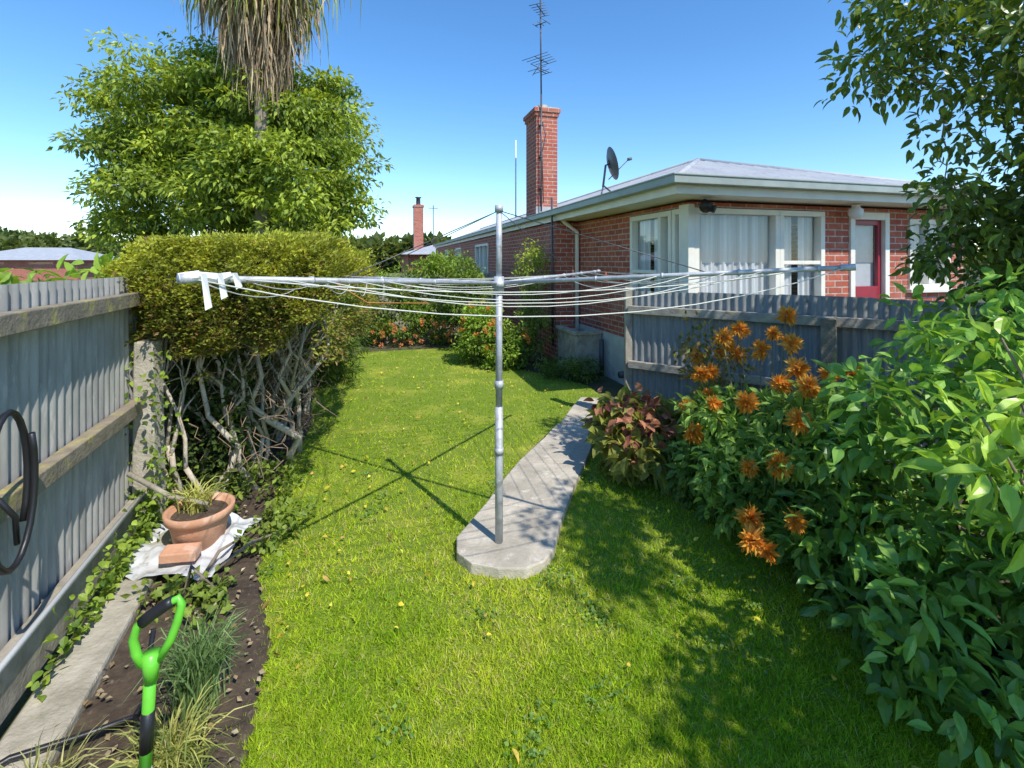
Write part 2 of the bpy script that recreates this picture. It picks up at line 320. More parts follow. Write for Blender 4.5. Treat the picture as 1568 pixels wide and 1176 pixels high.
# ---------------------------------------------------------------- right fence
fr=empty('corrugated_iron_fence')
def FR(d,off=0): return (1.37+1.41*(5.6-d)-.578*off, d-.816*off)
mb=MB(); corr(mb,FR(5.6),FR(2.0),.05,1.565,.076,.009); mb.build('iron_sheets',M_galvr,fr,True)
mb=MB(); mb.obox(FR(5.6,.05),FR(2.0,.05),.07,1.30,1.39); mb.obox(FR(5.6,.05),FR(2.0,.05),.07,.68,.76); mb.build('rails',M_woodg,fr,bevel=.006)
mb=MB(); mb.obox(FR(4.52,.13),FR(4.45,.13),.09,0,1.38); mb.obox(FR(3.1,.13),FR(3.0,.13),.09,0,1.4); mb.build('posts',M_wood,fr,bevel=.008)
mb=MB(); mb.box(1.31,5.58,0,1.39,5.66,1.58); mb.box(1.30,5.57,1.58,1.40,5.67,1.60); mb.build('gate_post',M_woodg,fr,bevel=.005)
# ---------------------------------------------------------------- house
ang=math.atan(.276); H=empty('brick_house',(2.17,5.93,0),ang)
FL0=.72; WT=2.63
def Tf(u,v,z): return (u,-v,z)
def Ts(u,v,z,x0=0): return (x0-v,u,z)
def Ts2(u,v,z): return (-.45-v,u,z)
def bx(mb,T,u0,v0,z0,u1,v1,z1):
    a=T(u0,v0,z0);b_=T(u1,v1,z1); mb.box(*a,*b_)
def wall(mb,T,u0,u1,z0,z1,ops,t=.22):
    cuts=sorted(set([u0,u1]+[o[0] for o in ops]+[o[1] for o in ops]))
    for a,b_ in zip(cuts,cuts[1:]):
        o=[o for o in ops if o[0]<=a+1e-6 and o[1]>=b_-1e-6]
        if not o: bx(mb,T,a,-t,z0,b_,0,z1)
        else:
            o=o[0]
            if o[2]>z0: bx(mb,T,a,-t,z0,b_,0,o[2])
            if o[3]<z1: bx(mb,T,a,-t,o[3],b_,0,z1)
wl=MB()
wall(wl,Tf,.22,4.7,FL0,WT,[(.22,2.08,1.15,2.57),(2.52,3.22,FL0,2.57),(3.6,4.4,1.5,2.5)])
wall(wl,Ts,0,3.41,FL0,WT,[(0,1.4,1.15,2.57)])
wall(wl,Ts2,3.41,23,.0,WT,[(9.2,11.2,1.2,2.45),(14.2,15.6,1.2,2.45),(18,19,.6,2.45)])
wl.box(-.23,3.41,0,0.0,3.63,WT)
wl.box(4.48,.22,.0,4.7,23,WT); wl.box(-.45,23,0,4.7,23.2,WT)
wl.build('brick_walls',M_brick,H)
fd=MB(); fd.box(.0,.0,-.02,4.69,.25,FL0-.002); fd.box(-.01,.01,-.02,.24,3.40,FL0-.002); fd.build('foundation',rough_mat('painted_foundation',(.60,.60,.54),(.48,.48,.42),5,(.3,.3,.26),3,rough=.9,bump=.4),H)
M_glass,ntg,b=nm('window_glass'); 
lw=N(ntg,'ShaderNodeLayerWeight'); lw.inputs[0].default_value=.5; pw=N(ntg,'ShaderNodeMath',operation='POWER'); pw.inputs[1].default_value=4; ntg.links.new(lw.outputs['Facing'],pw.inputs[0]); g=N(ntg,'ShaderNodeBsdfGlossy',Roughness=.02); g.inputs['Color'].default_value=(.9,.95,1,1); tr=N(ntg,'ShaderNodeBsdfTransparent'); tr.inputs['Color'].default_value=(.96,.98,.98,1)
mx=N(ntg,'ShaderNodeMixShader'); ad=N(ntg,'ShaderNodeMath',operation='ADD'); ad.inputs[1].default_value=.06; ntg.links.new(pw.outputs[0],ad.inputs[0]); ntg.links.new(ad.outputs[0],mx.inputs[0]); ntg.links.new(tr.outputs[0],mx.inputs[1]); ntg.links.new(g.outputs[0],mx.inputs[2]); ntg.links.new(mx.outputs[0],ntg.nodes['Material Output'].inputs[0])
M_curt=leaf_mat('net_curtain',.15,.9,.1,(1,1,1))
fmb=MB(); gmb=MB(); cv=[];cf=[];cc=[]
def window(T,u0,u1,z0,z1,mull=(),trans=(),fw=.07,cols=(.85,.85,.85),gap=None):
    for (a,b_,c_,d_) in ((u0,u1,z1-fw,z1),(u0,u1,z0,z0+fw),(u0,u0+fw,z0+fw,z1-fw),(u1-fw,u1,z0+fw,z1-fw)): bx(fmb,T,a,-.08,c_,b_,.03,d_)
    for m_ in mull: bx(fmb,T,m_-.035,-.08,z0+fw,m_+.035,.026,z1-fw)
    for (a,b_,zt) in trans: bx(fmb,T,a,-.07,zt-.025,b_,.022,zt+.025)
    bx(fmb,T,u0-.03,-.02,z0-.05,u1+.03,.07,z0)
    gmb.add([T(u0+fw,-.04,z0+fw),T(u1-fw,-.04,z0+fw),T(u1-fw,-.04,z1-fw),T(u0+fw,-.04,z1-fw)],[(0,1,2,3)])
    parts=[(u0+.02,u1-.02)] if gap is None else [(u0+.02,gap[0]),(gap[1],u1-.02)]
    for (p0,p1) in parts:
        k=max(6,int((p1-p0)*110)); us=np.linspace(p0,p1,k)
        off=-.12+.018*np.sin(us*48+2*np.sin(us*7))+.008*np.sin(us*131)
        base=len(cv)
        for i in range(k): cv.append(T(us[i],off[i],z1-.02))
        for i in range(k): cv.append(T(us[i],off[i],z0+.01))
        for i in range(k-1): cf.append((base+i,base+i+1,base+k+i+1,base+k+i))
        f_=.85+.15*np.sin(us*31+2*np.sin(us*5)+1); cc.extend([[cols[0]*q]*3 for q in f_]*2)
window(Tf,.06,1.34,1.15,2.56); window(Tf,1.34,2.08,1.15,2.56,trans=((1.41,2.01,1.88),),gap=(1.66,1.78))
window(Ts,.06,.32,1.15,2.56); window(Ts,.34,1.4,1.15,2.56,mull=(.62,),trans=((.69,1.33,1.75),),gap=(.95,1.1))
window(Tf,3.6,4.4,1.5,2.5,mull=(4.0,)); window(Ts2,9.2,11.2,1.2,2.45,mull=(9.9,10.5)); window(Ts2,14.2,15.6,1.2,2.45,mull=(14.9,)); window(Ts2,18,19,.6,2.45)
bx(fmb,Tf,-.035,-.16,1.12,.058,.036,2.6)
fmb.build('window_frames',M_cream,H,bevel=.006); gmb.build('window_glass',M_glass,H)
mesh_np('curtains',np.array(cv),np.array(cf),M_curt,H,cols=np.array(cc),smooth=True)
dm=MB(); 
bx(dm,Tf,2.52,-.14,FL0,2.60,.03,2.57); bx(dm,Tf,3.14,-.14,FL0,3.22,.03,2.57); bx(dm,Tf,2.60,-.14,2.47,3.14,.03,2.57); dm.build('door_frame',M_cream,H,bevel=.005)
dm=MB(); 
for a in ((2.60,FL0,2.66,2.47),(3.08,FL0,3.14,2.47),(2.66,2.40,3.08,2.47),(2.66,FL0,3.08,1.55)): bx(dm,Tf,a[0],-.08,a[1],a[2],-.03,a[3])
dm.build('door',flat_mat('dark_red_paint',(.35,.03,.05),.35),H,bevel=.004)
dm=MB(); dm.add([Tf(2.66,-.06,1.55),Tf(3.08,-.06,1.55),Tf(3.08,-.06,2.4),Tf(2.66,-.06,2.4)],[(0,1,2,3)]); dm.build('door_glass',M_glass,H)
dm=MB(); bx(dm,Tf,2.64,-.12,1.5,3.10,-.115,2.42); dm.build('door_curtain',flat_mat('curtain_cloth',(.55,.56,.58),.9),H)
# roof
EX0,EX1,EY0,EY1=-.47,5.05,-.45,23.6; ze=2.83; zr=3.66; rx=1.74; ry=2.18
M_roof,nr,b=nm('painted_iron_roof'); tc=nr.nodes.new('ShaderNodeTexCoord'); 
c=mixc(nr,ramp(nr,noise(nr,tc.outputs['Object'],2.2,8).outputs[0],.35,.65),(.46,.47,.47),(.37,.38,.40)); c=mixc(nr,ramp(nr,noise(nr,tc.outputs['Object'],9,8,.7).outputs[0],.56,.72),c,(.32,.24,.19))
nr.links.new(c,b.inputs['Base Color']); b.inputs['Roughness'].default_value=.6
mbr=MB()
A=(EX0,EY0,ze);B=(EX1,EY0,ze);Cc=(EX1,EY1,ze);Dd=(EX0,EY1,ze);R0=(rx,ry,zr);R1=(rx,EY1-2.6,zr)
def corr_plane(mb,e0,e1,r0,r1,pitch=.076*1.0,amp=.010):
    e0,e1,r0,r1=[np.array(q,float) for q in (e0,e1,r0,r1)]
    L=np.linalg.norm(e1-e0); dv=(e1-e0)/L; s0=np.dot(r0-e0,dv); s1=np.dot(r1-e0,dv)
    up=(r0-e0)-dv*s0; n=np.cross(dv,up); n/=np.linalg.norm(n)
    if n[2]<0:n=-n
    k=int(L/pitch*6); vs=[]
    for i in range(k+1):
        s=L*i/k; f=1 if s0<=s<=s1 else (s/s0 if s<s0 else (L-s)/(L-s1)); o_=n*amp*math.sin(2*math.pi*s/pitch)
        vs.append(tuple(e0+dv*s+o_)); vs.append(tuple(e0+dv*s+up*f+o_))
    mb.add(vs,[(2*i,2*i+2,2*i+3,2*i+1) for i in range(k)])
corr_plane(mbr,A,B,R0,(rx+1e-4,ry,zr),.15,.022); corr_plane(mbr,A,Dd,R0,R1,.15,.022); corr_plane(mbr,B,Cc,(rx,ry,zr),R1,.3); corr_plane(mbr,Dd,Cc,R1,R1,.3)
mbr.build('roof',M_roof,H,True)
rc=MB(); 
for a,b_ in ((A,R0),(B,R0),(R0,R1)): rc.tube([(a[0],a[1],a[2]+.01),(b_[0],b_[1],b_[2]+.01)],.045,8)
rc.build('ridge_capping',M_roof,H,True)
gm=MB(); g=.11
gm.box(EX0-g,EY0-g,2.755,EX1+g,EY0,2.85); gm.box(EX0-g,EY0,2.755,EX0,EY1,2.85); gm.box(EX1,EY0,2.755,EX1+g,EY1,2.85)
gm.box(EX0-g-.012,EY0-g-.012,2.84,EX1+g,EY0-g,2.862); gm.box(EX0-g-.012,EY0-g,2.84,EX0-g,EY1,2.862)
gm.build('gutters',M_gutter,H,bevel=.018)
gm=MB(); gm.box(EX0+.002,EY0+.002,2.655,EX1-.002,EY0+.03,2.80); gm.box(EX0+.002,EY0+.032,2.655,EX0+.03,EY1,2.80); gm.box(EX0+.03,EY0+.03,2.66,EX1-.03,EY1-.03,2.67)
gm.build('fascia_and_soffit',M_cream,H)
ch=MB(); ch.box(-.27,5.13,2.5,.23,5.9,5.16); ch.build('chimney',M_brick,H)
ch=MB(); ch.box(-.30,5.10,5.16,.26,5.93,5.245); ch.box(-.33,5.07,5.245,.29,5.96,5.33); ch.build('chimney_corbel',M_brick,H)
ch=MB(); ch.prism([(-.30,5.10),(.26,5.10),(.26,5.93),(-.30,5.93)],5.331,5.36); ch.lathe([(.13,0),(.12,.14),(.0,.14)],(-.0,5.5,5.36),14); ch.build('chimney_cap',M_conc,H)
ch=MB(); ch.box(-.285,5.11,2.9,.245,5.129,3.12); ch.build('chimney_flashing',M_roof,H)
dp=MB(); dp.tube([(-.42,3.33,2.74),(-.30,3.33,2.62),(-.06,3.33,2.45),(-.06,3.33,.1)],.04,10); dp.build('downpipe',M_cream,H,True)
an=MB(); ax,ay=-.19,5.03
an.tube([(ax,ay,3.0),(ax,ay,5.6)],.02,8); an.tube([(ax,ay,5.6),(ax-.02,ay,7.8)],.018,8)
def yagi(c,L,nel,el,ang_):
    d_=Vector((math.cos(ang_),math.sin(ang_),0)); n_=Vector((-d_.y,d_.x,0)); c=Vector(c)
    an.tube([c-d_*L/2,c+d_*L/2],.011,6)
    for i in range(nel):
        p=c+d_*(L*(i/(nel-1)-.5)); e=el*(1-.35*i/(nel-1)); an.tube([p-n_*e/2,p+n_*e/2],.007,5)
yagi((ax,ay-.03,6.35),.5,5,.7,.6); yagi((ax,ay-.03,6.1),.35,3,.5,.6); yagi((ax-.02,ay-.03,7.45),.55,6,.35,.9); yagi((ax-.02,ay-.03,7.15),.3,3,.3,2.2)
an.tube([(ax-.25,ay,6.25),(ax+.2,ay,6.1)],.008,6); an.tube([(ax-.2,ay,6.0),(ax+.05,ay,6.4)],.008,6)
an.tube([(-.50,3.45,.3),(-.52,3.45,3.1)],.022,8)
for z in (3.5,4.2,4.9): an.box(ax-.03,ay-.02,z,ax+.03,5.128,z+.03)
an.tube([(ax+.03,ay,5.0),(ax+.10,ay-.01,4.7),(ax+.02,ay,4.3),(ax+.05,ay,3.2)],.012,5)
an.build('tv_antenna',M_metald,H,True)
an=MB(); an.tube([(-.33,6.6,3.0),(-.33,6.6,4.95)],.018,8); an.build('vent_pipe',M_white,H,True)
sd=MB(); c=Vector((.0,2.15,3.5)); f_=Vector((.93,-.20,.25)).normalized(); uu=f_.orthogonal().normalized(); vv=f_.cross(uu); vs=[tuple(c)];fs=[];n_=20
for j in range(1,5):
    for k in range(n_):
        a=2*math.pi*k/n_; r=.07*j; vs.append(tuple(c+uu*r*math.cos(a)+vv*r*math.sin(a)+f_*(r*r*.9)))
for k in range(n_): fs.append((0,1+k,1+(k+1)%n_))
for j in range(3):
    for k in range(n_): fs.append((1+j*n_+k,1+j*n_+(k+1)%n_,1+(j+1)*n_+(k+1)%n_,1+(j+1)*n_+k))
sd.add(vs,fs); sd.tube([c,c-f_*.05,(c.x-.1,c.y,3.12)],.018,8); sd.tube([(c.x-.1,c.y,3.12),(-.2,2.0,2.98)],.014,6); sd.tube([(c.x-.1,c.y,3.15),(.15,2.3,3.05)],.014,6)
sd.tube([c-Vector((0,0,.25)),c+f_*.35],.008,6); sd.tube([c+f_*.33,c+f_*.40],.025,8)
sd.build('satellite_dish',flat_mat('dish_grey',(.12,.12,.13),.4),H,True)
lm=MB(); lm.lathe([(.0,-.12),(.06,-.11),(.09,-.06),(.085,0),(.05,.03),(.05,.06)],(2.42,-.18,2.58),16); lm.build('porch_lamp',M_white,H,True)
lm=MB(); lm.tube([(.12,-.14,2.65),(.12,-.14,2.58)],.02,8); lm.tube([(.15,-.12,2.60),(.06,-.24,2.54)],[.035,.075],12); lm.tube([(.13,-.12,2.56),(.20,-.22,2.52)],[.03,.05],10); lm.build('spotlight',M_dark,H,True)
gt=MB(); gt.box(-.50,2.35,0,-.03,3.2,.06); 
gt.box(-.50,2.35,.06,-.44,3.2,.66); gt.box(-.09,2.35,.06,-.03,3.2,.66); gt.box(-.44,2.35,.06,-.09,2.42,.66); gt.box(-.44,3.13,.06,-.09,3.2,.66); gt.box(-.53,2.32,.66,-.40,3.23,.72); gt.box(-.40,2.32,.66,-.03,2.40,.72)
gt.build('concrete_gully_tub',M_concd,H,bevel=.01)
gt=MB(); gt.tube([(-.1,2.2,0),(-.1,2.2,.6)],.04,10); gt.tube([(-.2,1.4,.2),(-.02,1.4,.2)],.05,10); gt.build('waste_pipe',M_metald,H,True)
# ---------------------------------------------------------------- clothesline
CL=empty('rotary_clothesline'); px,py=-.085,3.16
mb=MB(); mb.tube([(px,py,.03),(px,py,.95)],.026,14); mb.tube([(px,py,.95),(px,py,1.74)],.022,14); mb.tube([(px,py,1.74),(px,py,2.24)],.020,14); mb.tube([(px,py,.64),(px,py,.68)],.030,14); mb.tube([(px,py,1.07),(px,py,1.12)],.029,14); mb.tube([(px,py,2.22),(px,py,2.265)],.028,14)
mb.tube([(px,py,1.69),(px,py,1.80)],.034,14); mb.tube([(px,py,1.73),(px,py,1.77)],.045,14)
mb.build('pole',M_pole,CL,True)
a=math.radians(30); ends=[]; hub=Vector((px,py,1.757))
for (dx,dy,z) in ((-math.sin(a),-math.cos(a),1.845),(math.cos(a),-math.sin(a),1.872),(math.sin(a),math.cos(a),1.80),(-math.cos(a),math.sin(a),1.775)):
    ends.append(Vector((px+1.9*dx,py+1.9*dy,z)))
mb=MB()
for e in ends:
    mb.tube([hub,e],.0125,10); d_=(e-hub).normalized(); mb.tube([e-d_*.05,e+d_*.008],.016,10)
    for f in (.35,.55,.75,.93): p=hub.lerp(e,f); mb.tube([p-d_*.006,p+d_*.006],.017,8)
mb.build('arms',M_pole,CL,True)
mb=MB()
for fi,f in enumerate((.985,.90,.81,.72,.63,.54)):
    for i in range(4):
        p=hub.lerp(ends[i],f); q=hub.lerp(ends[(i+1)%4],f); sg=(.05+.13*random.random()) if i==0 else (.03+.10*random.random())
        if i==0 and fi==0: sg=.17
        mb.tube([p.lerp(q,t_)-Vector((0,0,sg*4*t_*(1-t_))) for t_ in (0,.1,.2,.3,.4,.5,.6,.7,.8,.9,1)],.0026,5)
mb.build('lines',M_rope,CL,True)
mb=MB()
for e in ends: p=hub.lerp(e,.68); mb.tube([(px,py,2.23),p],.003,5)
mb.build('stay_wires',M_metald,CL,True)
mb=MB(); e=ends[0]
for k in range(3):
    x0=e.x+.06+.02*k; mb.add([(x0,e.y+.05*k,e.z+.016),(x0+.018,e.y+.05*k,e.z+.016),(x0+.03,e.y+.05*k+.01,e.z-.09+.03*k),(x0+.014,e.y+.05*k,e.z-.10+.03*k)],[(0,1,2,3)])
mb.tube([e+Vector((-.01,0,0)),e+Vector((.03,.04,.008))],.018,8); mb.tube([e+Vector((.03,.03,.01)),e+Vector((.07,.08,-.005)),e+Vector((.1,.1,.01))],[.012,.02,.01],7)
mb.build('knotted_tape',flat_mat('white_cloth',(.8,.8,.78),.9),CL)
mb=MB()
for i,f,t in ((2,.985,.1),(3,.985,.15),(1,.63,.6)):
    p=hub.lerp(ends[i],f).lerp(hub.lerp(ends[(i+1)%4],f),t); mb.box(p.x-.006,p.y-.005,p.z-.05,p.x+.006,p.y+.005,p.z+.02)
mb.build('pegs',flat_mat('red_peg',(.45,.12,.07),.6),CL)
mb=MB(); p=hub.lerp(ends[0],.7); mb.tube([p,p+Vector((.12,.1,-.10)),p+Vector((.35,.3,-.12)),hub.lerp(ends[3],.6)],.003,5); mb.tube([hub.lerp(ends[3],.85),hub.lerp(ends[3],.85)+Vector((0,0,-.28))],.006,5); mb.build('string',flat_mat('orange_string',(.5,.22,.05),.8),CL,True)
# ---------------------------------------------------------------- hedge
hd=empty('clipped_hedge')
def hedge_surface(n):
    s=rng.random(n)**.9; dd=3.42+3.7*s
    cx=FL(0)[0]-.37*dd+.66+.38*s ; hw=.82+.10*s
    zt=2.03+.10*vnoise(dd,cx,1.6,11)-.03*s; zb=1.02-.05*s
    th=rng.random(n)*2*np.pi; c_,s_=np.cos(th),np.sin(th); e=.48
    ux=np.sign(c_)*np.abs(c_)**e; uz=np.sign(s_)*np.abs(s_)**e
    cz=(zt+zb)/2; hz=(zt-zb)/2; r=1+.26*(vnoise(dd*1.0+c_,s_*2+3,2.6,12)-.5)+.16*(vnoise(dd+c_*2,s_*3,7,13)-.5); r-=np.abs(rng.normal(0,.06,n)); r+=.05*rng.exponential(1,n)*(rng.random(n)<.15)
    endf=np.clip((dd-3.42)/.2,0,1)**.5*np.clip((7.12-dd)/.5,0,1)**.5; endf=.7+.3*endf
    P=np.stack([cx+ux*hw*r*endf,dd+0*ux,cz+uz*hz*(1+(r-1)*.6)*(.8+.2*endf)],1)
    D=np.stack([ux,rng.normal(0,.3,n),uz+.25],1)+rng.normal(0,.45,(n,3))
    k=P[:,2]>1.10+.40*vnoise(P[:,0],P[:,1],4,15)-.10
    return P[k],D[k],uz[k]
P1,D1,uz1=hedge_surface(95000)
n=36000; u_=rng.random(n)*2-1; v_=rng.random(n); zz=.98+v_*1.09*(1-.06*np.abs(u_)**5)
cap=np.stack([-2.12+.80*u_*(1-.08*np.abs(2*v_-1)**4), 3.38+.14*u_**2+.12*np.abs(2*v_-1)**4+.26*(vnoise(u_*3,zz*3,2,21)-.5)+.12*(vnoise(u_*3,zz*3,6,22)-.5)+.06*rng.normal(size=n)+.45*np.clip((1.4-zz),0,1),zz],1)
k=zz>1.06+.45*vnoise(u_,zz*0,4,25)-.06+.22*np.clip(u_,0,1); cap=cap[k]
P=np.concatenate([P1,cap]); n=len(cap); D=np.concatenate([D1,np.stack([rng.normal(0,.5,n),-np.ones(n),.3+rng.normal(0,.5,n)],1)])
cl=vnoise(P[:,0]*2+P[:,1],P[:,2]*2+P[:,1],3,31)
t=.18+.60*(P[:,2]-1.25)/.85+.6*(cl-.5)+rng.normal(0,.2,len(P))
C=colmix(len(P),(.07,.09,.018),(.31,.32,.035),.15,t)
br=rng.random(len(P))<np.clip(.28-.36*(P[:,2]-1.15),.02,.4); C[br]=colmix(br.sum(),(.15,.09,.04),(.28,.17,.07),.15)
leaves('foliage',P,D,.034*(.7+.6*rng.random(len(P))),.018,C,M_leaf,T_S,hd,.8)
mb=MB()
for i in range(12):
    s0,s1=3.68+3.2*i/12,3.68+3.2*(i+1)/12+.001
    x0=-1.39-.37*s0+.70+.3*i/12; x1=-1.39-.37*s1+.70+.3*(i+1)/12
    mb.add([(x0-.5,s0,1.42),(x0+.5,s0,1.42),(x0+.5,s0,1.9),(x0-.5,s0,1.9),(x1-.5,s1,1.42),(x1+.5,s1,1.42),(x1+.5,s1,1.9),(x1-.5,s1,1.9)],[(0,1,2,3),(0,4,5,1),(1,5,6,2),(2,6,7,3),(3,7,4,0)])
mb.build('inner_shade_core',flat_mat('hedge_shade_dark',(.03,.03,.015),1),hd)  # solid near-black core; its colour stands in for shade between the leaves
mb=MB()
trunks=[(-2.20,4.2),(-2.45,5.0),(-2.65,4.1),(-2.55,3.75),(-2.9,5.6),(-2.5,5.9),(-2.30,3.75),(-2.1,4.8)]
def wob(a,b_,n_,amp):
    a=Vector(a);b_=Vector(b_);o=[a]
    for i in range(1,n_): o.append(a.lerp(b_,i/n_)+Vector(rng.normal(0,amp,3)))
    return o+[b_]
for (x,y) in trunks:
    for q in range(3):
        tx=x+rng.normal(.0,.3)-.05;ty=y+rng.normal(.0,.38); h=.35+.25*rng.random(); fork=Vector((x+rng.normal(.02,.1),y+rng.normal(0,.1),h))
        mb.tube(wob((x,y,-.02),fork,3,.02),[.022,.02,.019,.018],7)
        top=Vector((tx,ty,1.5)); pp=wob(fork,top,5,.05); mb.tube(pp,[.017,.015,.013,.011,.009,.007],6)
        for z in range(3):
            s=pp[1+z]; mb.tube(wob(s,s+Vector((rng.normal(.05,.18),rng.normal(-.05,.18),.25+.4*rng.random())),4,.03),[.010,.007,.006,.004,.003],5)
ox,oy=.16,-.12
for pts_,rr_ in (([(-2.14,4.45,0),(-2.12,4.4,.2),(-2.00,4.3,.38),(-2.20,4.2,.55),(-2.32,4.1,.72),(-2.22,4.1,.95),(-2.3,4.1,1.3)],[.034,.032,.03,.028,.024,.02,.015]),
  ([(-2.20,4.2,.55),(-2.02,4.2,.75),(-1.87,4.25,.95),(-1.74,4.3,1.15),(-1.78,4.3,1.4)],[.024,.02,.017,.014,.01]),
  ([(-2.02,4.2,.75),(-2.08,4.1,.95),(-1.98,4.1,1.15),(-2.05,4.1,1.4)],[.017,.015,.012,.009]),
  ([(-2.32,4.1,.72),(-2.5,4.0,.9),(-2.45,3.9,1.1),(-2.6,3.9,1.3)],[.02,.016,.013,.01]),
  ([(-2.5,4.0,.9),(-2.62,3.95,1.0),(-2.7,3.9,1.25)],[.014,.011,.008]),
  ([(-1.87,4.25,.95),(-1.95,4.2,1.1),(-1.9,4.2,1.35)],[.014,.011,.008]),
  ([(-2.25,4.1,.0),(-2.35,4.0,.25),(-2.3,3.9,.45),(-2.5,3.85,.7),(-2.55,3.8,1.1),(-2.5,3.8,1.4)],[.028,.025,.022,.019,.015,.01])):
    mb.tube([(a_[0]+ox,a_[1]+oy,a_[2]) for a_ in pts_],rr_,8)
mb.build('branches',M_barkp,hd,True)
tw=MB()
for i in range(650):
    y=3.5+3*rng.random(); x=-1.39-.37*y+.3+rng.random()*.9; z=.35+1.0*rng.random(); s=Vector((x,y,z)); tw.tube(wob(s,s+Vector((rng.normal(.05,.16),rng.normal(-.1,.16),rng.normal(.02,.16))),3,.02),[.004,.003,.003,.0015],4,False)
tw.build('twigs',rough_mat('twig',(.36,.26,.17),(.22,.15,.10),10),hd)
n=22000; y=3.7+4.4*rng.random(n); x=-1.39-.37*y+.12+.6*rng.random(n)**1.5+ .45*np.clip((y-5),0,1)*rng.random(n); z=1.35*rng.random(n)**1.1
leaves('ivy_understorey',np.stack([x,y,z],1),rng.normal(size=(n,3))+np.array([.8,-.3,.0]),.05*(.6+.8*rng.random(n)),.04,colmix(n,(.02,.035,.01),(.08,.12,.025),.2),M_leaf,T_S,hd)
# ---------------------------------------------------------------- left trees
bt=empty('broadleaf_tree')
cl=np.concatenate([ell_pts(190,(-6.0,10.4,4.2),(2.75,2.0,2.3),.3),ell_pts(80,(-6.9,10.2,4.8),(1.75,1.6,1.6),.3),ell_pts(90,(-4.35,10.0,4.1),(1.6,1.2,1.8),.3),ell_pts(60,(-7.5,10.2,3.0),(1.3,1.3,1.2),.3),ell_pts(30,(-5.6,10.6,5.9),(1.2,.8,.7),.3),ell_pts(45,(-4.4,9.9,2.7),(1.5,.9,.8),.2),ell_pts(34,(-4.55,8.45,3.3),(1.2,.35,1.0),.1)])
P,D,I=clump_pts(cl,.50*(.6+.7*rng.random(len(cl))),145,.42,.8,.45)
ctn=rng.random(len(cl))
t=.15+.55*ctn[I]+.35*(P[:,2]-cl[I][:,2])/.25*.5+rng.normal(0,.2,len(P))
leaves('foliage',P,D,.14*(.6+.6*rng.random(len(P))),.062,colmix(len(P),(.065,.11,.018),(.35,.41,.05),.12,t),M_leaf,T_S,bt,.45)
mb=MB(); tp=[(-5.9,10.8,-.02),(-5.85,10.8,1.0),(-5.95,10.75,2.0),(-6.0,10.7,2.8)]; mb.tube(tp,[.22,.18,.16,.14],10)
limbs(mb,tp[2:],[.16,.14],[tuple(c_) for c_ in cl],.012,.09); mb.build('trunk_and_limbs',M_bark,bt,True)
cb=empty('cabbage_tree'); CX,CY=-4.64,8.9
mb=MB(); mb.tube([(CX+.06,CY,-.02),(CX+.05,CY,1.5),(CX+.03,CY,3.2),(CX+.02,CY,4.6),(CX,CY,6),(CX,CY,8.0)],[.17,.13,.11,.11,.12,.15],12); mb.build('trunk',rough_mat('cabbage_tree_bark',(.34,.28,.21),(.20,.16,.12),8,(.44,.38,.30),4,rough=.95,bump=1,bscale=25,stretch=(1,1,3)),cb,True)
def ribbons(name,paths,width,cols,mat,parent):
    n,k,_=paths.shape; tng=unit(np.gradient(paths,axis=1)); side=unit(np.cross(tng,rng.normal(size=(n,1,3))))
    wd=np.array(width)[None,:,None]*np.ones((n,1,1))
    V=np.stack([paths-side*wd/2,paths+side*wd/2],2).reshape(-1,3)
    b_=(np.arange(n)*k*2)[:,None]+(np.arange(k-1)*2)[None]; F=np.stack([b_,b_+1,b_+3,b_+2],-1).reshape(-1,4)
    return mesh_np(name,V,F,mat,parent,cols=np.repeat(cols,k*2,axis=0))
def skirt(n,z0a,z0b,ra,rb,hang,ca,cb_,name,lift=.25):
    az=rng.random(n)*2*np.pi; z0=z0a+(z0b-z0a)*rng.random(n); f=(z0-z0a)/(z0b-z0a); R=(ra+(rb-ra)*f)*(.3+.85*rng.random(n)); h=hang*(.5+.7*rng.random(n))
    u=np.linspace(0,1,6)[None]; rr=.12+R[:,None]*np.sin(np.minimum(u*1.2,1)*np.pi/2); zz=z0[:,None]+lift*np.sin(u*np.pi)*(1) - h[:,None]*u**1.5
    j=rng.normal(0,.06,(n,6)).cumsum(1)
    p=np.stack([CX+rr*np.cos(az)[:,None]+j,CY+rr*np.sin(az)[:,None]+j[:,::-1]*.5,zz],-1)
    return ribbons(name,p,[.03,.042,.045,.04,.028,.004],colmix(n,ca,cb_,.28),M_dry if 'dead' in name else M_leaf,cb)
skirt(1500,5.6,7.7,.12,1.05,.95,(.13,.09,.055),(.40,.31,.20),'dead_leaf_skirt')
skirt(460,6.8,8.0,.9,1.35,1.1,(.10,.14,.03),(.34,.36,.07),'green_leaves',.5)
skirt(400,7.9,9.0,.6,1.2,-.4,(.08,.13,.03),(.22,.3,.06),'crown_leaves',.3)
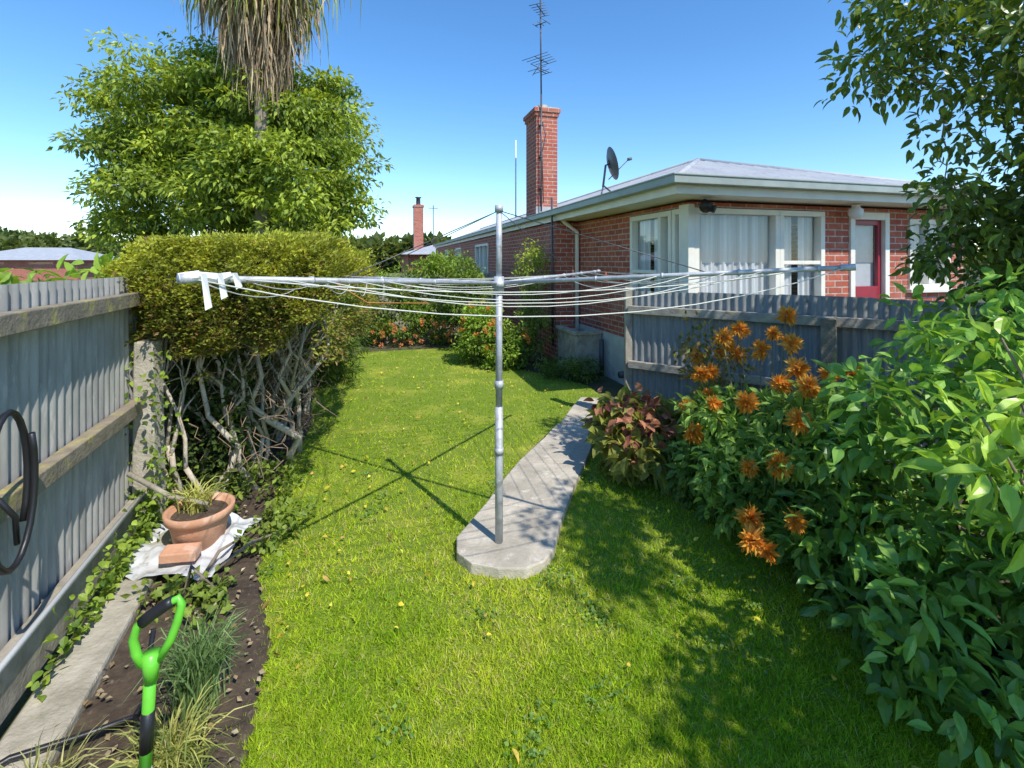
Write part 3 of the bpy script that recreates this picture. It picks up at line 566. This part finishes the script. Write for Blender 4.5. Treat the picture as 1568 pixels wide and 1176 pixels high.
# ---------------------------------------------------------------- far shrubs, background
G1=(.05,.09,.016);G2=(.20,.28,.035)
shrub('far_garden_shrub',[((-3.0,11.2,.8),(1.2,.7,1.0),.5),((-1.6,11.4,.9),(1.0,.7,1.1),.5)],120,110,.28,.09,.05,G1,G2)
shrub('far_garden_shrub',[((-3.9,9.9,.9),(.6,1.2,1.1),1)],70,110,.26,.08,.045,(.03,.055,.012),(.14,.2,.03))
shrub('climbing_rose',[((-.95,10.6,1.2),(.35,.8,.9),.6),((-1.5,12.5,1.3),(.6,1.2,.9),.4)],70,100,.25,.08,.05,(.04,.07,.015),(.16,.23,.035))
shrub('hydrangea_bush',[((-.55,9.0,.55),(.5,.45,.5),.6),((-.1,8.6,.4),(.5,.4,.4),.4)],70,100,.2,.07,.045,G1,(.24,.35,.04))
shrub('climbing_vine',[((.35,9.3,1.5),(.25,.5,.95),.6),((.4,8.9,.6),(.35,.5,.6),.4)],50,45,.2,.07,.04,G1,(.28,.33,.05),stems=20,inner=.1)
shrub('low_border_plant',[((.9,7.9,.12),(.5,.5,.2),1)],25,60,.15,.06,.03,(.03,.06,.012),(.14,.2,.03),stems=3,zmin=.02)
shrub('flax_bush',[((-2.95,7.6,.45),(.5,.9,.5),1)],60,100,.25,.12,.02,(.03,.055,.012),(.16,.23,.04),out=1.2)
def blossoms(name,C,r,ca,cb_,np_=26,parent=None,f=.22):
    C=np.array(C); m=len(C); u=unit(rng.normal(size=(m,np_,3))); u[:,:,1]-=.3; u[:,:,2]+=.1; u=unit(u); rr=np.broadcast_to(r,(m,))[:,None,None]
    P=(C[:,None]+u*rr*.15).reshape(-1,3); D=(u+rng.normal(0,.1,u.shape)).reshape(-1,3); L=np.repeat(np.broadcast_to(r,(m,)),np_)*(.85+.3*rng.random(m*np_))
    return leaves(name,P,D,L,L*f*1.6,colmix(m*np_,ca,cb_,.06,None,1),M_petal,T_S,parent,1)
blossoms('hydrangea_flowers',np.concatenate([ell_pts(26,(-.55,8.95,.75),(.5,.45,.4),.8),ell_pts(16,(-.1,8.5,.5),(.45,.35,.35),.8)]),.055,(.85,.30,.06),(.9,.50,.15))
blossoms('border_flowers',ell_pts(50,(-2.2,10.7,.3),(1.3,.3,.35),.5,.05),.06,(.8,.5,.06),(.85,.3,.25))
mass=[]; 
for i in range(70):
    X=-130+260*rng.random(); Y=75+40*rng.random(); mass.append((X,Y,2.0+1.6*rng.random(),2.6+2.2*rng.random()))
for i in range(14): mass.append((-66+9*rng.random()-i*1.2,64+6*rng.random(),2.6+1.3*rng.random(),3.0))
for i in range(5): mass.append((-13+1.6*i,42,2.4,1.5+.5*rng.random()))
C0=np.array([[a,b_,c_] for a,b_,c_,r in mass]); R0_=np.array([m_[3] for m_ in mass])
P,D,I=clump_pts(C0,R0_,420,.8,.8,0); k=P[:,2]>0; P,D,I=P[k],D[k],I[k]
tt=rng.random(len(C0))[I]*.6+.4*rng.random(len(P)); leaves('distant_trees',P,D,.9*(.6+.6*rng.random(len(P))),.6,colmix(len(P),(.04,.06,.02),(.14,.17,.04),.15,tt),M_leaf)
hx=np.linspace(-700,700,160); hz=8+16*vnoise(hx,hx*0,.006,51)+6*vnoise(hx,hx*0,.02,52)
V=np.concatenate([np.stack([hx,0*hx+600,0*hx-2],1),np.stack([hx,0*hx+700,hz],1)]); i_=np.arange(159); mesh_np('distant_hills',V,np.stack([i_,i_+1,i_+161,i_+160],1),rough_mat('hill_haze',(.16,.20,.17),(.12,.16,.14),.02,rough=1,bump=0),smooth=True)
mb=MB(); 
for i in range(60):
    x=-7+i*.15; mb.box(x,13.4,0,x+.14,13.42,1.55+.02*random.random())
mb.build('paling_fence',M_woodg,None)
nh=empty('neighbour_house',(-48,50,0),.2)
mb=MB(); mb.box(-5,-4,0,5,4,2.0); mb.build('walls',M_brick,nh)
mb=MB(); mb.add([(-5.6,-4.6,2.0),(5.6,-4.6,2.0),(5.6,4.6,2.0),(-5.6,4.6,2.0),(-2,0,3.3),(2,0,3.3)],[(0,1,5,4),(1,2,5),(2,3,4,5),(3,0,4)]); mb.build('roof',M_roof,nh)
mb=MB(); mb.box(-3,-4.05,.9,-1,-3.99,1.8); mb.box(1,-4.05,.9,3,-3.99,1.8); mb.build('windows',M_glass,nh)
nh=empty('neighbour_house',(-3.2,33,0),ang)
mb=MB(); mb.box(-4,-3,0,4,6,2.3); mb.box(-3.5,-1,2.3,-2.9,-.3,5.55); mb.box(-3.55,-1.05,5.4,-2.85,-.25,5.5); mb.build('walls_and_chimney',M_brick,nh)
mb=MB(); mb.add([(-4.6,-3.6,2.3),(4.6,-3.6,2.3),(4.6,6.6,2.3),(-4.6,6.6,2.3),(0,1,3.6),(0,2,3.6)],[(0,1,4),(1,2,5,4),(2,3,5),(3,0,4,5)]); mb.build('roof',M_roof,nh)
mb=MB(); mb.lathe([(.15,0),(.13,.45),(.2,.47),(.2,.52),(0,.52)],(-3.2,-.65,5.55),12); mb.tube([(-2.2,-.4,2.6),(-2.2,-.4,5.6)],.03,6); mb.tube([(-2.5,-.4,5.4),(-1.9,-.4,5.4)],.02,5); mb.build('chimney_pot_and_aerial',M_metald,nh,True)
shrub('neighbour_shrub',[((-3.95,3.75,1.74),(.22,.2,.16),.5),((-3.15,3.65,1.72),(.22,.2,.16),.5)],12,12,.16,.15,.06,(.08,.14,.02),(.28,.4,.05),base=(-3.6,3.9,0),stems=10,T=T_B)
shrub('neighbour_bush',[((-8.2,10.2,.9),(1.2,1.2,.8),1)],40,100,.4,.12,.07,(.05,.08,.02),(.17,.22,.04))
# ---------------------------------------------------------------- dahlias
dh=[(1.79,3.8,1.36),(1.95,3.6,1.355),(2.16,3.8,1.47),(1.61,4.2,1.07),(1.72,4.0,1.14),(1.82,3.9,1.14),(1.84,3.0,1.12),(1.97,3.0,1.2),(1.885,3.2,1.19),(2.24,3.2,1.165),(1.37,3.8,.77),(1.33,3.55,.635),(1.54,2.8,.72),(1.52,2.6,.50),(1.345,2.70,.34),(1.38,2.8,.41),(1.55,3.8,.845),(1.60,3.9,1.01),(1.9,3.7,1.22),(1.75,3.9,1.23),(1.53,3.15,.98),(2.02,3.5,1.3),(1.42,3.4,.9),(1.66,3.8,1.3),(1.78,3.2,1.08),(1.40,2.65,.31),(1.5,3.85,1.0),(1.66,2.8,.97),(1.47,3.0,.62)]
ds=shrub('dahlia_plant',[((1.85,3.45,.45),(.55,.65,.48),.5),((1.6,3.9,.45),(.35,.4,.45),.2),((1.9,3.05,.55),(.4,.45,.5),.3)],160,60,.16,.085,.042,(.06,.12,.028),(.24,.36,.065),T=T_B,base=(1.85,3.5,0),stems=20,droop=.3)
r_=np.where(np.arange(len(dh))%3==1,.058,.076); blossoms('flowers',dh,r_,(.90,.34,.03),(.90,.56,.12),80,ds,.24)
mb=MB()
for q in dh: mb.tube([(1.85+(q[0]-1.85)*.3,3.5+(q[1]-3.5)*.3,.15),(q[0]*.7+.555,q[1]*.7+1.05,q[2]*.6),(q[0],q[1]+.02,q[2])],[.008,.006,.004],5)
mb.build('flower_stalks',flat_mat('stalk',(.22,.20,.08),.7),ds,True)
P,D,I=clump_pts(ell_pts(40,(1.75,4.15,1.0),(.42,.35,.42),.2),.12,12,.9,.6,.2)
leaves('upper_leaves',P,D,.06,.03,colmix(len(P),(.07,.10,.02),(.25,.15,.04),.2),M_leaf,T_S,ds)
bg_=shrub('red_leaved_hydrangea',[((1.12,4.35,.32),(.38,.45,.30),1)],40,22,.14,.13,.10,(.08,.10,.02),(.27,.27,.06),T=T_B,jit=.2,stems=10,flat=.8,out=.9)
P,D,I=clump_pts(ell_pts(26,(1.12,4.35,.40),(.42,.45,.36),.4,.05),.12,12,.8,.8,.5); leaves('withered_leaves',P,D,.10,.07,colmix(len(P),(.10,.035,.03),(.26,.12,.06),.2),M_dry,T_B,bg_)
def tuft(name,c,n,h,spread,wd,ca,cb_,parent=None,mat=M_leaf):
    az=rng.random(n)*2*np.pi; R=spread*(.3+.7*rng.random(n)); hh=h*(.6+.5*rng.random(n)); u=np.linspace(0,1,5)[None]
    b_=rng.normal(0,.15*spread,(n,2)); rr=R[:,None]*u**1.5; zz=hh[:,None]*np.sin(u*np.pi*(.5+.22*rng.random((n,1))))
    p=np.stack([c[0]+b_[:,:1]+rr*np.cos(az)[:,None],c[1]+b_[:,1:]+rr*np.sin(az)[:,None],c[2]+zz],-1)
    return ribbons(name,p,[wd,wd,wd*.9,wd*.6,wd*.1],colmix(n,ca,cb_,.15),mat,parent)
tuft('agapanthus_leaves',(1.32,3.95,0),45,.32,.35,.025,(.06,.10,.02),(.2,.25,.06))
# ---------------------------------------------------------------- right broad shrub
shrub('broadleaf_shrub',[((2.35,2.45,.75),(.75,.7,.85),.4),((2.05,2.0,.42),(.55,.5,.45),.25),((2.9,2.7,1.2),(.8,.6,.6),.2),((1.95,2.65,.25),(.35,.5,.25),.15)],175,34,.2,.105,.050,(.06,.13,.03),(.19,.33,.05),mat=M_gloss,T=T_B,base=(2.5,2.3,0),stems=26,droop=.35,flat=.6,out=.9)
shrub('cherry_laurel_shrub',[((1.88,1.62,1.12),(.42,.28,.28),.6),((2.0,1.9,1.35),(.35,.3,.25),.4)],26,13,.17,.115,.045,(.10,.19,.025),(.32,.45,.05),mat=M_gloss,T=T_B,base=(2.6,1.6,0),stems=20,droop=.3,flat=.5,out=1.1,zmin=.7)
# ---------------------------------------------------------------- overhanging trees
ot=empty('cherry_tree')
cl=np.concatenate([ell_pts(80,(3.5,2.8,2.85),(1.1,1.0,.9),.2),ell_pts(34,(2.85,3.0,3.4),(.8,.6,.6),.1),ell_pts(24,(3.9,2.2,3.6),(1.0,.8,.7),.2),ell_pts(30,(2.6,.95,3.9),(.6,.75,.4),.0),ell_pts(55,(3.45,3.15,2.15),(.70,.45,.65),.1)])
P,D,I=clump_pts(cl,.24*(.7+.6*rng.random(len(cl))),58,.7,.7,.4); ctn=rng.random(len(cl))
leaves('foliage',P,D,.085*(.7+.5*rng.random(len(P))),.038,colmix(len(P),(.035,.065,.014),(.14,.20,.03),.15,.5*ctn[I]+.5*rng.random(len(P))),M_gloss,T_B,ot,.6)
mb=MB(); tp=[(4.1,2.2,-.02),(4.05,2.2,.8),(3.95,2.25,1.5),(3.8,2.3,2.1)]; mb.tube(tp,[.10,.085,.08,.07],10)
limbs(mb,tp[1:],[.085,.08,.07],[tuple(c_) for c_ in cl],.006,.035); mb.build('trunk_and_limbs',M_bark,ot,True)
ot=empty('plum_tree')
cl=np.concatenate([ell_pts(75,(3.15,-.95,3.3),(1.1,.9,.9),.2),ell_pts(22,(2.7,.3,2.6),(.5,.45,.35),.1)])
P,D,I=clump_pts(cl,.26*(.7+.6*rng.random(len(cl))),60,.7,.7,.4)
leaves('foliage',P,D,.10,.05,colmix(len(P),(.03,.06,.012),(.12,.18,.025),.15),M_gloss,T_S,ot,.6)
mb=MB(); tp=[(3.3,-.7,-.02),(3.25,-.65,1.0),(3.15,-.6,1.9)]; mb.tube(tp,[.1,.085,.07],10)
limbs(mb,tp[1:],[.085,.07],[tuple(c_) for c_ in cl],.008,.04); mb.build('trunk_and_limbs',M_bark,ot,True)
# ---------------------------------------------------------------- pot & foreground left
pt=empty('terracotta_flower_pot'); c=(-2.02,3.13,.06)
mb=MB(); mb.lathe([(0,.0),(.13,0),(.168,.18),(.171,.195),(.192,.20),(.20,.25),(.187,.255),(.17,.245),(.155,.20),(0,.19)],c,32); mb.build('pot',M_terra,pt,True)
mb=MB(); mb.lathe([(0,.215),(.16,.215)],c,20); mb.build('potting_soil',M_soil,pt)
tuft('pot_grass',(c[0]-.04,c[1]+.04,c[2]+.2),100,.17,.22,.008,(.14,.20,.04),(.42,.40,.12),pt)
mb=MB(); mb.tube([(-2.52,3.18,.50),(-2.2,3.12,.38),(-1.95,3.1,.345)],[.018,.016,.012],7); mb.build('stick',M_woodg,pt,True)
gx,gy=np.meshgrid(np.linspace(-2.38,-1.76,50),np.linspace(2.76,3.45,50),indexing='ij'); zz=.04+.07*vnoise(gx,gy,7,41)+.035*vnoise(gx,gy,18,42)
gx2=gx+.05*(vnoise(gx,gy,5,43)-.5)-.08*(gy-3.1); idx=np.arange(2500).reshape(50,50)
mesh_np('white_plastic_sack',np.stack([gx2,gy,zz],-1).reshape(-1,3),np.stack([idx[:-1,:-1],idx[1:,:-1],idx[1:,1:],idx[:-1,1:]],-1).reshape(-1,4),rough_mat('white_plastic',(.7,.72,.72),(.5,.5,.5),6,(.25,.22,.16),8,rough=.35,bump=.2,t3=(.55,.7)),smooth=True)
mb=MB(); mb.add([(-2.08,2.84,.12),(-1.88,2.87,.12),(-1.90,2.97,.13),(-2.10,2.94,.13),(-2.08,2.84,.17),(-1.88,2.87,.17),(-1.90,2.97,.18),(-2.10,2.94,.18)],[(4,5,6,7),(0,1,5,4),(1,2,6,5),(2,3,7,6),(3,0,4,7)]); mb.build('loose_brick',M_terra,None,bevel=.008)
gtool=empty('green_handled_garden_fork'); M_green=flat_mat('green_plastic',(.16,.60,.05),.35)
top=Vector((-1.045,1.40,.745)); bot=Vector((-1.10,1.42,0.0)); 
mb=MB(); mb.tube([bot.lerp(top,.5),top],.016,12); mb.tube([top-Vector((0,0,.06)),top+Vector((0,0,.02))],[.018,.024],12); mb.build('shaft',M_green,gtool,True)
mb=MB(); loop=[(-.020,-.01),(-.036,.03),(-.042,.07),(-.032,.105),(0,.13),(.040,.155),(.066,.165),(.074,.148),(.064,.10),(.048,.05),(.020,0)]
pts=[top+Vector((x_,x_*.3,z_)) for x_,z_ in loop]; mb.tube(pts,[.013,.013,.012,.012,.012,.011,.011,.012,.012,.012,.013],10); mb.build('d_handle',M_green,gtool,True)
mb=MB(); mb.tube([pts[3].lerp(pts[4],.3),pts[4],pts[5],pts[5].lerp(pts[6],.5)],.0165,10)
mb.tube([bot.lerp(top,.80),bot.lerp(top,.64)],.0175,12); mb.build('rubber_grip',M_dark,gtool,True)
mb=MB(); mb.tube([bot.lerp(top,.46),bot.lerp(top,.56)],.0175,12); mb.build('label',M_white,gtool,True)
mb=MB(); mb.tube([bot,bot.lerp(top,.5)],.014,10)
for k in (-.05,0,.05): mb.tube([bot+Vector((k,0,.12)),bot+Vector((k,0,-.03))],.006,6)
mb.tube([bot+Vector((-.06,0,.12)),bot+Vector((.06,0,.12))],.008,6); mb.build('tines',M_green,gtool,True)
tuft('ornamental_grass',(-1.32,2.02,.03),300,.32,.24,.006,(.05,.10,.03),(.18,.26,.10))
tuft('ornamental_grass',(-1.22,1.72,.03),240,.20,.26,.006,(.10,.14,.03),(.40,.38,.12))
tuft('ornamental_grass',(-1.55,1.55,.03),160,.22,.25,.006,(.10,.12,.04),(.36,.34,.14))
tuft('ornamental_grass',(-2.4,4.3,.0),90,.35,.35,.012,(.05,.08,.02),(.2,.22,.06))
shrub('strawberry_plants',[((-1.75,2.62,.05),(.28,.2,.08),.25),((-1.62,3.3,.06),(.2,.45,.1),.3),((-2.05,3.9,.1),(.35,.4,.15),.45)],60,22,.10,.05,.035,(.05,.09,.015),(.2,.26,.04),stems=3,zmin=.02)
n=900; dd=1.9+1.7*rng.random(n)**.5; zz=np.abs(rng.normal(0,.12,n))+.05; ofs=.12+.06*rng.random(n); X=-2.13-.37*(dd-2)+.938*ofs
P=np.stack([X,dd+.347*ofs,zz],1); n2=700; P2=np.stack([-2.54+.14*rng.normal(size=n2),3.28+.05*rng.normal(size=n2)-.03,.05+1.25*rng.random(n2)],1); k=(np.abs(P2[:,0]+2.51)>.07)|(P2[:,2]<.35); P=np.concatenate([P,P2[k]])
leaves('ivy',P,rng.normal(size=P.shape)+np.array([.6,-.8,0]),.042*(.6+.7*rng.random(len(P))),.034,colmix(len(P),(.05,.10,.015),(.22,.30,.04),.15),M_leaf,T_B)
n=620; x=rng.uniform(-2.3,1.6,n); y=1.5+7*rng.random(n)**1.2; k=inpoly(x,y,LAWN)&(rng.random(n)<np.where(x<-.3-.12*y,1,.35)); x,y=x[k],y[k]
P=np.stack([x,y,.032+.01*rng.random(len(x))],1); D=rng.normal(size=P.shape); D[:,2]*=.3
cc_=colmix(len(P),(.78,.66,.06),(.45,.25,.10),.25,rng.random(len(P))**1.3,1); leaves('fallen_leaves',P,D,.045*(.3+.95*rng.random(len(P))**1.5),.024,cc_,M_dry,T_B,None,.7)
wc=[]; 
for i in range(26):
    x0,y0=rng.uniform(-1.6,1.4),rng.uniform(1.8,5.5); m_=30; wc.append(np.stack([x0+rng.normal(0,.05,m_),y0+rng.normal(0,.05,m_),.015+.015*rng.random(m_)],1))
P=np.concatenate(wc); k=inpoly(P[:,0],P[:,1],LAWN)&~inpoly(P[:,0],P[:,1],PATH1); P=P[k]; D=rng.normal(size=P.shape); D[:,2]=.3
leaves('lawn_weeds',P,D,.022,.018,colmix(len(P),(.12,.24,.04),(.28,.42,.10),.15,None,1),M_leaf,T_S,None,.3)
n=500; x=rng.uniform(-2.2,-1.0,n); y=1.5+2.5*rng.random(n); k=inpoly(x,y,bed); x,y=x[k],y[k]; P=np.stack([x,y,.05+.01*rng.random(len(x))],1); D=rng.normal(size=P.shape); D[:,2]*=.3
leaves('leaf_litter',P,D,.03,.02,colmix(len(P),(.25,.16,.07),(.45,.38,.25),.2,None,1),M_dry,T_S,None,.3)
